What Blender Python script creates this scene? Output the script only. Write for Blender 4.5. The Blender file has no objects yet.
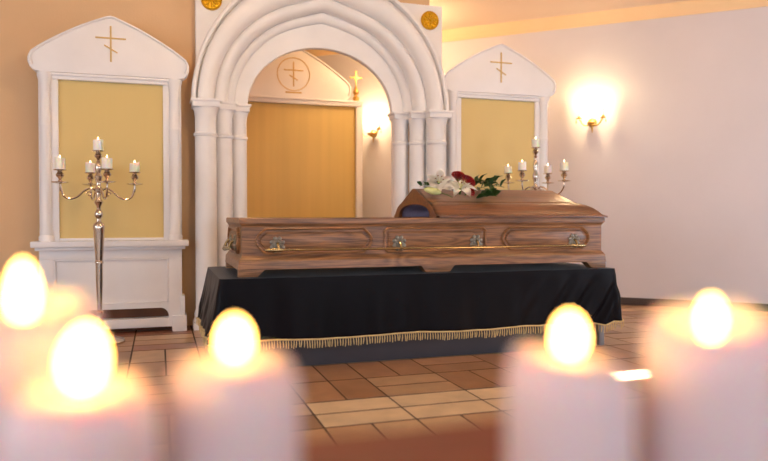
import bpy, bmesh, math, random
from mathutils import Vector, Matrix
random.seed(7)
PI = math.pi
sc = bpy.context.scene
COL = sc.collection

# ------------------------------------------------------------------ materials
def lin(c):
    r = []
    for v in c[:3]:
        v = v/255.0
        r.append(v/12.92 if v <= 0.04045 else ((v+0.055)/1.055)**2.4)
    return (r[0], r[1], r[2], 1.0)

def mat(name, rgb, rough=0.5, metal=0.0, noise=0.0, nscale=8.0, bump=0.0, bscale=60.0, stretch=(1,1,1), **kw):
    m = bpy.data.materials.new(name); m.use_nodes = True
    nt = m.node_tree; N = nt.nodes; L = nt.links
    b = N['Principled BSDF']
    b.inputs['Base Color'].default_value = lin(rgb)
    b.inputs['Roughness'].default_value = rough
    b.inputs['Metallic'].default_value = metal
    for k, v in kw.items():
        b.inputs[k.replace('_', ' ')].default_value = v
    if noise or bump:
        tc = N.new('ShaderNodeTexCoord'); mp = N.new('ShaderNodeMapping')
        mp.inputs['Scale'].default_value = stretch
        L.new(tc.outputs['Object'], mp.inputs['Vector'])
    if noise:
        n = N.new('ShaderNodeTexNoise'); n.inputs['Scale'].default_value = nscale; n.inputs['Detail'].default_value = 5
        L.new(mp.outputs['Vector'], n.inputs['Vector'])
        r = N.new('ShaderNodeValToRGB')
        c = lin(rgb)
        r.color_ramp.elements[0].position = 0.3; r.color_ramp.elements[1].position = 0.7
        r.color_ramp.elements[0].color = tuple(x*(1-noise) for x in c[:3])+(1,)
        r.color_ramp.elements[1].color = tuple(min(1, x*(1+noise)) for x in c[:3])+(1,)
        L.new(n.outputs['Fac'], r.inputs['Fac']); L.new(r.outputs['Color'], b.inputs['Base Color'])
    if bump:
        n2 = N.new('ShaderNodeTexNoise'); n2.inputs['Scale'].default_value = bscale; n2.inputs['Detail'].default_value = 3
        L.new(mp.outputs['Vector'], n2.inputs['Vector'])
        bp = N.new('ShaderNodeBump'); bp.inputs['Strength'].default_value = bump; bp.inputs['Distance'].default_value = 0.01
        L.new(n2.outputs['Fac'], bp.inputs['Height']); L.new(bp.outputs['Normal'], b.inputs['Normal'])
    return m

def wood(name, dark, light, rough=0.35, scale=1.0, coat=0.3):
    m = bpy.data.materials.new(name); m.use_nodes = True
    nt = m.node_tree; N = nt.nodes; L = nt.links; b = N['Principled BSDF']
    tc = N.new('ShaderNodeTexCoord')
    mp = N.new('ShaderNodeMapping'); mp.inputs['Scale'].default_value = (0.55*scale, 5.0*scale, 5.5*scale)
    L.new(tc.outputs['Object'], mp.inputs['Vector'])
    n1 = N.new('ShaderNodeTexNoise'); n1.inputs['Scale'].default_value = 2.2; n1.inputs['Detail'].default_value = 2; n1.inputs['Distortion'].default_value = 0.5
    L.new(mp.outputs['Vector'], n1.inputs['Vector'])
    mul = N.new('ShaderNodeMath'); mul.operation = 'MULTIPLY'; mul.inputs[1].default_value = 9.0
    L.new(n1.outputs['Fac'], mul.inputs[0])
    fr = N.new('ShaderNodeMath'); fr.operation = 'PINGPONG'; fr.inputs[1].default_value = 0.5
    L.new(mul.outputs[0], fr.inputs[0])
    mp2 = N.new('ShaderNodeMapping'); mp2.inputs['Scale'].default_value = (2.2*scale, 60*scale, 70*scale)
    L.new(tc.outputs['Object'], mp2.inputs['Vector'])
    n2 = N.new('ShaderNodeTexNoise'); n2.inputs['Scale'].default_value = 3.0; n2.inputs['Detail'].default_value = 5; n2.inputs['Roughness'].default_value = 0.65
    L.new(mp2.outputs['Vector'], n2.inputs['Vector'])
    mx = N.new('ShaderNodeMath'); mx.operation = 'MULTIPLY_ADD'; mx.inputs[1].default_value = 0.45
    L.new(fr.outputs[0], mx.inputs[0]); 
    h = N.new('ShaderNodeMath'); h.operation = 'MULTIPLY'; h.inputs[1].default_value = 0.95
    L.new(n2.outputs['Fac'], h.inputs[0]); L.new(h.outputs[0], mx.inputs[2])
    r = N.new('ShaderNodeValToRGB'); r.color_ramp.elements[0].position = 0.36; r.color_ramp.elements[1].position = 0.76
    r.color_ramp.elements[0].color = lin(dark); r.color_ramp.elements[1].color = lin(light)
    L.new(mx.outputs[0], r.inputs['Fac']); L.new(r.outputs['Color'], b.inputs['Base Color'])
    b.inputs['Roughness'].default_value = rough
    b.inputs['Coat Weight'].default_value = coat; b.inputs['Coat Roughness'].default_value = 0.25
    return m

def emis(name, rgb, strength, base=(255, 240, 220)):
    m = mat(name, base, 0.6)
    b = m.node_tree.nodes['Principled BSDF']
    b.inputs['Emission Color'].default_value = lin(rgb); b.inputs['Emission Strength'].default_value = strength
    return m

WHITE = mat('white painted wood', (238, 235, 234), 0.42, noise=0.03, nscale=5, bump=0.04, bscale=20)
WHITE2 = mat('white stone paint', (238, 235, 233), 0.5, noise=0.03, nscale=6, bump=0.05, bscale=25)
PLASTER = mat('peach plaster wall', (224, 186, 142), 0.75, noise=0.03, nscale=2.5, bump=0.08, bscale=90)
ROOMW = mat('off white plaster', (232, 230, 228), 0.8, noise=0.02, nscale=3)
PLASTER_R = mat('pale plaster wall', (212, 206, 210), 0.6, noise=0.03, nscale=2.0, bump=0.08, bscale=90)
CEIL = mat('ceiling paint', (236, 212, 192), 0.8, noise=0.02, nscale=2)
CORNICE = mat('cornice paint', (240, 206, 160), 0.6, noise=0.02, nscale=3)
OCHRE = mat('ochre satin cloth', (218, 192, 124), 0.55, noise=0.012, nscale=2, bump=0.02, bscale=10, stretch=(5, 1, 0.4), Sheen_Weight=0.2)
OCHRE_D = mat('deep ochre satin cloth', (218, 188, 114), 0.55, noise=0.05, nscale=2, bump=0.03, bscale=10, stretch=(6, 1, 0.2), Sheen_Weight=0.2)
GOLD = mat('gilt relief', (226, 178, 40), 0.32, 0.75, noise=0.12, nscale=25)
GOLDP = mat('pale gold paint', (214, 180, 114), 0.5, 0.1, noise=0.05, nscale=20)
PEWTER = mat('aged pewter', (150, 144, 132), 0.35, 1.0, noise=0.25, nscale=60)
BRASS = mat('antique brass', (184, 168, 126), 0.27, 1.0, noise=0.12, nscale=30)
SILVER = mat('polished nickel', (214, 202, 188), 0.17, 1.0, noise=0.06, nscale=20)
GILT = mat('gilded metal', (220, 176, 100), 0.3, 0.9, noise=0.05, nscale=20)
OAK = wood('oak coffin wood', (84, 52, 30), (166, 116, 72), 0.42, coat=0.2)
OAK_D = wood('polished lid wood', (84, 50, 32), (128, 82, 52), 0.36, coat=0.2)
TABLEW = wood('red brown table wood', (104, 36, 12), (142, 55, 20), 0.6, coat=0.0)
RECESS = mat('dark brown wood', (120, 72, 42), 0.6, noise=0.15, nscale=8)
VELVET = mat('black velvet', (11, 7, 12), 0.42, noise=0.2, nscale=6, Sheen_Weight=0.06, Sheen_Roughness=0.3)
VELVET.node_tree.nodes['Principled BSDF'].inputs['Specular IOR Level'].default_value = 0.11
CHAR = mat('charcoal painted board', (62, 60, 66), 0.6, noise=0.06, nscale=8)
GREYM = mat('grey metal', (150, 148, 148), 0.4, 0.7, noise=0.04)
FRINGE = mat('gold thread fringe', (216, 192, 138), 0.55, 0.1, noise=0.12, nscale=40)
SATIN = mat('violet grey satin lining', (138, 134, 160), 0.35, noise=0.25, nscale=12, bump=0.3, bscale=16)
CRYSTAL = mat('glass drop', (240, 232, 220), 0.05, Transmission_Weight=0.8)
def wax_mat(name, rgb, scale):
    m = mat(name, rgb, 0.45)
    b = m.node_tree.nodes['Principled BSDF']
    b.inputs['Subsurface Weight'].default_value = 1.0
    b.inputs['Subsurface Radius'].default_value = (1.0, 0.55, 0.3)
    b.inputs['Subsurface Scale'].default_value = scale
    return m
WAX = wax_mat('white pillar wax', (228, 210, 210), 0.022)
WAXS = wax_mat('white candle wax', (248, 238, 226), 0.008)
WICK = mat('burnt wick', (40, 30, 26), 0.9)
FLAME = emis('candle flame', (255, 186, 88), 34.0)
FLAMES = emis('small candle flame', (255, 230, 180), 7.0)
BULB = emis('lit flame bulb', (255, 214, 140), 25.0)
PETAL = mat('white lily petal', (246, 244, 240), 0.5, noise=0.03, nscale=30, Subsurface_Weight=0.2, Subsurface_Scale=0.004)
BUD = mat('green white lily bud', (214, 220, 150), 0.5, noise=0.12, nscale=25)
ANTHER = mat('brown anther', (140, 84, 40), 0.7)
ROSE = mat('deep red rose petal', (172, 10, 24), 0.5, noise=0.2, nscale=30, Sheen_Weight=0.3)
LEAF = mat('green leaf', (56, 92, 42), 0.42, noise=0.3, nscale=25)
STEM = mat('green stem', (92, 120, 58), 0.5, noise=0.1, nscale=30)
SKIRT = mat('dark skirting tile', (72, 62, 58), 0.35, noise=0.1, nscale=8)
GROUT = mat('dark grout', (74, 58, 50), 0.85, noise=0.15, nscale=30)

def tile_mat():
    m = mat('stone floor tile', (180, 140, 100), 0.34)
    nt = m.node_tree; N = nt.nodes; L = nt.links; b = N['Principled BSDF']
    a = N.new('ShaderNodeAttribute'); a.attribute_name = 'tile_tone'
    tc = N.new('ShaderNodeTexCoord'); n = N.new('ShaderNodeTexNoise'); n.inputs['Scale'].default_value = 9; n.inputs['Detail'].default_value = 6
    L.new(tc.outputs['Object'], n.inputs['Vector'])
    mr = N.new('ShaderNodeMapRange'); mr.inputs['From Min'].default_value = 0.3; mr.inputs['From Max'].default_value = 0.7
    mr.inputs['To Min'].default_value = 0.82; mr.inputs['To Max'].default_value = 1.12
    L.new(n.outputs['Fac'], mr.inputs['Value'])
    mx = N.new('ShaderNodeVectorMath'); mx.operation = 'SCALE'
    L.new(a.outputs['Color'], mx.inputs[0]); L.new(mr.outputs[0], mx.inputs['Scale'])
    L.new(mx.outputs['Vector'], b.inputs['Base Color'])
    return m
TILE = tile_mat()

# ------------------------------------------------------------------ mesh helpers
def merge(bm, b2, M=None):
    if M is not None: b2.transform(M)
    me = bpy.data.meshes.new('tmp'); b2.to_mesh(me); b2.free()
    bm.from_mesh(me); bpy.data.meshes.remove(me)

def box(bm, x0, x1, y0, y1, z0, z1, bev=0.0, M=None):
    b = bmesh.new()
    bmesh.ops.create_cube(b, size=1)
    for v in b.verts:
        v.co = ((x0+x1)/2+v.co.x*(x1-x0), (y0+y1)/2+v.co.y*(y1-y0), (z0+z1)/2+v.co.z*(z1-z0))
    if bev: bmesh.ops.bevel(b, geom=b.edges[:], offset=bev, segments=2, affect='EDGES', profile=0.6)
    merge(bm, b, M)

def lathe(bm, prof, seg=20, c=(0, 0, 0), M=None, wob=None):
    b = bmesh.new(); rings = []
    for r, z in prof:
        if r < 1e-6: rings.append([b.verts.new((0, 0, z))])
        else: rings.append([b.verts.new((r*math.cos(2*PI*k/seg), r*math.sin(2*PI*k/seg), z)) for k in range(seg)])
    for i in range(len(rings)-1):
        A, B = rings[i], rings[i+1]
        for k in range(seg):
            k2 = (k+1) % seg
            if len(A) == 1 and len(B) == 1: continue
            if len(A) == 1: b.faces.new((A[0], B[k2], B[k]))
            elif len(B) == 1: b.faces.new((A[k], A[k2], B[0]))
            else: b.faces.new((A[k], A[k2], B[k2], B[k]))
    for R, flip in ((rings[0], True), (rings[-1], False)):
        if len(R) > 1: b.faces.new(R[::-1] if flip else R)
    bmesh.ops.translate(b, verts=b.verts[:], vec=c)
    bmesh.ops.recalc_face_normals(b, faces=b.faces[:])
    merge(bm, b, M)

def tube(bm, pts, rad, seg=8, M=None, closed=False):
    b = bmesh.new(); P = [Vector(p) for p in pts]; n = len(P)
    rr = rad if isinstance(rad, (list, tuple)) else [rad]*n
    up = Vector((0, 0, 1)); rings = []; prevn = None
    for i in range(n):
        if closed: t = P[(i+1) % n]-P[i-1]
        else: t = P[min(i+1, n-1)]-P[max(i-1, 0)]
        t.normalize()
        if prevn is None:
            a = up if abs(t.dot(up)) < 0.9 else Vector((1, 0, 0))
            nn = t.cross(a).normalized()
        else:
            nn = (prevn-t*prevn.dot(t)).normalized()
        prevn = nn; bb = t.cross(nn)
        rings.append([b.verts.new(P[i]+(nn*math.cos(2*PI*k/seg)+bb*math.sin(2*PI*k/seg))*rr[i]) for k in range(seg)])
    for i in range(n if closed else n-1):
        A, B = rings[i], rings[(i+1) % n]
        for k in range(seg): b.faces.new((A[k], A[(k+1) % seg], B[(k+1) % seg], B[k]))
    if not closed:
        b.faces.new(rings[0][::-1]); b.faces.new(rings[-1])
    bmesh.ops.recalc_face_normals(b, faces=b.faces[:])
    merge(bm, b, M)

def prism(bm, poly, y0, y1, bev=0.0, M=None, front_only=False):
    """polygon in (x, z) run from y0 to y1"""
    b = bmesh.new()
    A = [b.verts.new((x, y0, z)) for x, z in poly]; B = [b.verts.new((x, y1, z)) for x, z in poly]
    fa = b.faces.new(A); b.faces.new(B[::-1]); n = len(poly)
    for i in range(n): b.faces.new((A[i], B[i], B[(i+1) % n], A[(i+1) % n]))
    bmesh.ops.recalc_face_normals(b, faces=b.faces[:])
    if bev:
        ed = [e for e in b.edges if all(abs(v.co.y-y0) < 1e-6 for v in e.verts)]
        bmesh.ops.bevel(b, geom=ed, offset=bev, segments=2, affect='EDGES', profile=0.6)
    bmesh.ops.triangulate(b, faces=[f for f in b.faces if len(f.verts) > 4])
    merge(bm, b, M)

def sphere(bm, c, r, sc_=(1, 1, 1), seg=12, M=None):
    b = bmesh.new(); bmesh.ops.create_uvsphere(b, u_segments=seg, v_segments=max(6, seg//2+2), radius=r)
    for v in b.verts: v.co = (v.co.x*sc_[0]+c[0], v.co.y*sc_[1]+c[1], v.co.z*sc_[2]+c[2])
    merge(bm, b, M)

def obj(name, bm, m, parent=None, loc=(0, 0, 0), smooth=35, label=None):
    me = bpy.data.meshes.new(name)
    bm.to_mesh(me); bm.free()
    if smooth:
        for p in me.polygons: p.use_smooth = True
        me.set_sharp_from_angle(angle=math.radians(smooth))
    o = bpy.data.objects.new(name, me); COL.objects.link(o)
    me.materials.append(m)
    if parent: o.parent = parent
    o.location = loc
    if label: o['label'] = label
    return o

def tag(o, label, cat, group=None):
    o['label'] = label; o['category'] = cat
    if group: o['group'] = group
    return o

def thing(name, label, cat, loc=(0, 0, 0), rz=0.0, group=None):
    o = bpy.data.objects.new(name, None); COL.objects.link(o); o.empty_display_size = 0.1
    o.location = loc; o.rotation_euler = (0, 0, rz)
    return tag(o, label, cat, group)

def struct(name, bm, m, smooth=None):
    o = obj(name, bm, m, smooth=smooth); o['kind'] = 'structure'; return o

def copy_tree(o, parent=None):
    c = o.copy(); COL.objects.link(c)
    if parent: c.parent = parent
    for ch in list(o.children): copy_tree(ch, c)
    return c

def NB(): return bmesh.new()
def Rz(a): return Matrix.Rotation(a, 4, 'Z')
def T(x, y, z): return Matrix.Translation((x, y, z))

# ------------------------------------------------------------------ the setting
AX = 1.085                     # centre of the archway
SPR = 1.46                     # springing height
def arch(a, b, p=0.0, n=40):
    out = []
    for i in range(n+1):
        th = PI*i/n
        x = a*math.cos(th); z = b*math.sin(th)
        z += p*max(0.0, 1-abs(x)/(0.30*a))**1.5
        out.append((x, z))
    return out                  # right to left

def tones(): return random.choice([(180, 146, 110), (170, 134, 100), (184, 152, 118), (158, 122, 92), (150, 114, 86), (190, 160, 126)])
b = NB()
TX, TY, X0, Y0 = 0.3355, 0.3235, 0.53, 2.28
known = {(0, 0): 'H', (1, 0): 'H', (2, 0): 'H', (0, 1): 'V', (1, 1): 'H', (2, 1): 'V', (0, 2): 'V', (1, 2): 'V', (2, 2): 'H', (0, -1): 'V', (1, -1): 'V'}
cols = []
for i in range(-12, 14):
    for j in range(-17, 18):
        xa, ya = X0+i*TX, Y0+j*TY
        o = known.get((i, j)) or random.choice('HV')
        if o == 'H': rs = [(xa, xa+TX, ya, ya+TY/2), (xa, xa+TX, ya+TY/2, ya+TY)]
        else: rs = [(xa, xa+TX/2, ya, ya+TY), (xa+TX/2, xa+TX, ya, ya+TY)]
        for k, (x0, x1, y0, y1) in enumerate(rs):
            gx, gy = 0.0045, 0.0080
            lo = [b.verts.new((x, y, -0.005)) for x, y in ((x0+gx, y0+gy), (x1-gx, y0+gy), (x1-gx, y1-gy), (x0+gx, y1-gy))]
            hi = [b.verts.new((x, y, 0)) for x, y in ((x0+gx, y0+gy), (x1-gx, y0+gy), (x1-gx, y1-gy), (x0+gx, y1-gy))]
            fs = [b.faces.new(hi)]
            for q in range(4): fs.append(b.faces.new((lo[q], lo[(q+1) % 4], hi[(q+1) % 4], hi[q])))
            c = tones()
            if j == 0 and i in (0, 1, 2): c = (214, 188, 152)  # paler row: soft sunlight painted into the tile colour
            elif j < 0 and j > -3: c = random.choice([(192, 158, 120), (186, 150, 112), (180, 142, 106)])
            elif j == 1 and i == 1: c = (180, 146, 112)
            elif j == 1 or j == 2: c = random.choice([(158, 118, 86), (164, 124, 92), (148, 110, 80)])  # darker rows: shade near the bier table put into the tile colour
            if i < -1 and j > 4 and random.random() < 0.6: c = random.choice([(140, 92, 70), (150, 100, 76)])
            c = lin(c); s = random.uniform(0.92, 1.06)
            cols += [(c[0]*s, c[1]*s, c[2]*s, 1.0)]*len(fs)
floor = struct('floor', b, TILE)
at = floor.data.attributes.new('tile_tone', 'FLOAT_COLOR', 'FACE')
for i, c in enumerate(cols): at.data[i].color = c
b = NB(); box(b, -3.5, 5.2, -3.2, 8.1, -0.06, -0.0015); struct('floor_grout', b, GROUT)

CZ = 2.38
b = NB(); box(b, -3.5, 5.2, -3.2, 8.1, CZ, CZ+0.1); struct('ceiling', b, CEIL)

# wall behind the left icon stand, with the arched passage through it
def arched_poly(x0, x1, top, a, bb, cx=0.0):
    pts = [(x0, 0), (x0, top), (x1, top), (x1, 0), (cx+a, 0), (cx+a, SPR)]
    pts += [(cx+x, SPR+z) for x, z in arch(a, bb)[1:-1]]
    pts += [(cx-a, SPR), (cx-a, 0)]
    return pts
b = NB(); prism(b, arched_poly(-3.3, 1.88, CZ, 0.635, 0.61, AX), 4.70, 4.86); struct('wall_back', b, PLASTER)
# oblique right hand wall
WP = Vector((2.442, 5.78, 0)); WT = Vector((0.7356, -0.6774, 0)); WN = Vector((-0.6774, -0.7356, 0))
WM = Matrix(((WT.x, WN.x, 0, WP.x), (WT.y, WN.y, 0, WP.y), (0, 0, 1, 0), (0, 0, 0, 1)))   # local x along wall, y out into the room
b = NB(); box(b, -3.2, 3.5, -0.12, 0, 0, CZ, M=WM); struct('wall_right', b, PLASTER_R)
b = NB()
prof = [(0, 2.285), (0.012, 2.285), (0.018, 2.30), (0.04, 2.335), (0.052, 2.365), (0.06, 2.38), (0, 2.38)]
bb = bmesh.new()
A = [bb.verts.new((-3.2, y, z)) for y, z in prof]; B = [bb.verts.new((3.5, y, z)) for y, z in prof]
bb.faces.new(A); bb.faces.new(B[::-1])
for i in range(len(prof)): bb.faces.new((A[i], B[i], B[(i+1) % len(prof)], A[(i+1) % len(prof)]))
bmesh.ops.recalc_face_normals(bb, faces=bb.faces[:]); merge(b, bb, WM)
struct('trim_1', b, CORNICE)
b = NB(); box(b, -3.2, 3.5, 0, 0.012, 0, 0.06, 0.003, M=WM); struct('baseboard_right', b, SKIRT)
b = NB(); box(b, 0.05, 0.17, 4.86, 8.1, 0, CZ); struct('wall_sanctuary', b, PLASTER)
# left side wall with two windows, rear wall with two windows, right side wall with an added slit cut to shape the sun patch (all outside the photo)
def wall_with_holes(name, axis, pos, th, lo, hi, holes, m):
    b = NB(); cur = lo
    def seg(a0, a1, z0, z1):
        if axis == 'x': box(b, pos, pos+th, a0, a1, z0, z1)
        else: box(b, a0, a1, pos, pos+th, z0, z1)
    for (a0, a1, z0, z1) in holes:
        seg(cur, a0, 0, CZ); seg(a0, a1, 0, z0); seg(a0, a1, z1, CZ); cur = a1
    seg(cur, hi, 0, CZ)
    return struct(name, b, m)
wall_with_holes('wall_left', 'x', -3.4, 0.12, -3.1, 4.70, [(-1.6, -0.2, 0.75, 2.0), (0.8, 2.4, 0.75, 2.0)], ROOMW)
wall_with_holes('wall_front', 'y', -3.2, 0.12, -3.4, 5.12, [(-2.2, -0.4, 0.6, 2.0), (1.4, 3.6, 0.6, 2.0)], ROOMW)
SLE = math.tan(math.radians(31))
SZ0, SZ1 = (4.98-2.17)*SLE, (4.98-1.74)*SLE
wall_with_holes('wall_side', 'x', 4.98, 0.05, -3.1, 3.47, [(2.535, 2.685, SZ0, SZ1)], ROOMW)

# ------------------------------------------------------------------ archway
aw = thing('archway', 'large white stepped round archway on clustered columns between two icon stands', 'archway', (AX, 4.6, 0))
b = NB(); prism(b, arched_poly(-0.853, 0.853, 2.22, 0.765, 0.735), 0.0, 0.10, 0.004); obj('wall_slab', b, WHITE2, aw)
def order(name, stations, m=WHITE2, n=56):
    """sweep a section (a, b, y, point) over the arch"""
    b = bmesh.new(); rows = []
    for (a, bb_, y, p) in stations:
        rows.append([b.verts.new((x, y, SPR+z)) for x, z in arch(a, bb_, p, n)])
    for r in range(len(rows)-1):
        for k in range(n): b.faces.new((rows[r][k], rows[r][k+1], rows[r+1][k+1], rows[r+1][k]))
    ends = [[r[0] for r in rows], [r[-1] for r in rows]]
    for k in range(n): b.faces.new((rows[-1][k], rows[-1][k+1], rows[0][k+1], rows[0][k]))
    for e in ends: b.faces.new(e)
    bmesh.ops.recalc_face_normals(b, faces=b.faces[:])
    bmesh.ops.triangulate(b, faces=[f for f in b.faces if len(f.verts) > 4])
    return obj(name, b, m, aw, smooth=32)
def roll(a0, b0, a1, b1, y0, y1, bulge, p, yb, n=9, p0=None):
    st = []
    p0 = p if p0 is None else p0
    for i in range(n+1):
        t = i/n; st.append((a0+(a1-a0)*(1-math.cos(PI*t))/2, b0+(b1-b0)*(1-math.cos(PI*t))/2, y0+(y1-y0)*t-bulge*math.sin(PI*t), p0+(p-p0)*t))
    return st+[(a1, b1, yb, p), (a0, b0, yb, p0)]
order('hood_moulding', [(0.885, 0.915, 0.0, 0), (0.885, 0.915, -0.055, 0), (0.878, 0.907, -0.066, 0), (0.862, 0.89, -0.066, 0), (0.856, 0.884, -0.05, 0), (0.856, 0.884, 0.0, 0)])
order('arch_moulding', roll(0.846, 0.874, 0.738, 0.708, -0.038, 0.0, 0.055, 0.03, 0.11, p0=0.0))
order('arch_moulding', roll(0.742, 0.712, 0.652, 0.630, 0.022, 0.052, 0.05, 0.03, 0.16))
order('arch_moulding', roll(0.656, 0.634, 0.598, 0.575, 0.082, 0.108, 0.022, 0.02, 0.20, p0=0.03))
order('inner_arch', [(0.63, 0.615, 0.118, 0.02), (0.516, 0.43, 0.118, 0), (0.512, 0.426, 0.124, 0), (0.512, 0.426, 0.165, 0), (0.63, 0.615, 0.165, 0.02)])
def col_prof(r, top=SPR):
    return [(r*1.2, 0), (r*1.2, 0.05), (r*1.2, 0.06), (r*1.1, 0.075), (r*1.15, 0.095), (r*1.05, 0.115), (r, 0.13), (r, 0.5), (r*0.985, top-0.235),
            (r*1.10, top-0.228), (r*1.12, top-0.215), (r*0.98, top-0.206), (r*0.97, top-0.12), (r*1.0, top-0.10), (r*1.04, top-0.08), (r*1.14, top-0.058), (r*1.2, top-0.048)]
for s in (-1, 1):
    for (cx, cy, r) in ((0.797, -0.035, 0.068), (0.676, 0.040, 0.056), (0.572, 0.105, 0.052)):
        b = NB(); lathe(b, col_prof(r), 24, (s*cx, cy, 0)); c = obj('column', b, WHITE2, aw)
        k = r*1.24
        b = NB(); box(b, s*cx-k, s*cx+k, cy-k, cy+k, SPR-0.05, SPR-0.014, 0.004); box(b, s*cx-k-.010, s*cx+k+.010, cy-k-.010, cy+k+.010, SPR-0.016, SPR, 0.003)
        obj('capital', b, WHITE2, c)
        b = NB(); box(b, s*cx-k, s*cx+k, cy-k, cy+k, 0, 0.045, 0.004); obj('plinth', b, WHITE2, c)
    b = NB()
    for (xa, xb, ya) in ((0.735, 0.853, 0.012), (0.625, 0.74, 0.105), (0.525, 0.63, 0.142)): box(b, min(s*xa, s*xb), max(s*xa, s*xb), ya, 0.20 if xa > 0.6 else 0.165, 0, SPR-0.02)
    obj('jamb', b, WHITE2, aw)
# gilded medallions: a small face ringed by feathered wings in a round frame
for s in (-1, 1):
    b = NB()
    MM = T(s*0.755, -0.012, 2.11) @ Matrix.Rotation(PI/2, 4, 'X')
    lathe(b, [(0.066, -0.012), (0.066, 0.004), (0.060, 0.010), (0.054, 0.004), (0, 0.004)], 28, M=MM)
    for q in range(14):
        a = 2*PI*q/14
        sphere(b, (0, 0.036, 0.006), 0.013, (0.62, 1.45, 0.7), 8, M=MM @ Rz(a+0.1*(q % 2)))
    for q in range(8): sphere(b, (0, 0.021, 0.011), 0.009, (0.7, 1.3, 0.8), 8, M=MM @ Rz(2*PI*q/8+0.2))
    sphere(b, (0, 0, 0.014), 0.014, (0.85, 1.05, 0.8), 12, M=MM)
    obj('medallion', b, GOLD, aw, label='gold relief medallion')

# ------------------------------------------------------------------ icon stands
def gable_pts(hw, h):
    half = [(0.86, 0.0), (0.93, 0.02), (0.975, 0.075), (1.0, 0.16), (1.0, 0.24), (0.975, 0.305), (0.90, 0.385), (0.80, 0.475), (0.68, 0.575), (0.53, 0.69), (0.36, 0.81), (0.18, 0.915), (0.05, 0.985)]
    R = [(x*hw, z*h) for x, z in half]
    return R+[(0, h)]+[(-x, z) for x, z in R[::-1]]
def cross(b, x, y, z, s, t):
    """three bar cross, height s"""
    box(b, x-t/2, x+t/2, y-0.005, y+0.004, z, z+s, 0.001)
    box(b, x-0.40*s, x+0.40*s, y-0.0052, y+0.004, z+0.64*s, z+0.64*s+t*0.9, 0.001)
    M = T(x, y, z+0.36*s) @ Matrix.Rotation(math.radians(30), 4, 'Y')
    box(b, -0.20*s, 0.20*s, -0.0054, 0.004, -t*0.4, t*0.4, 0.001, M=M)

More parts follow.
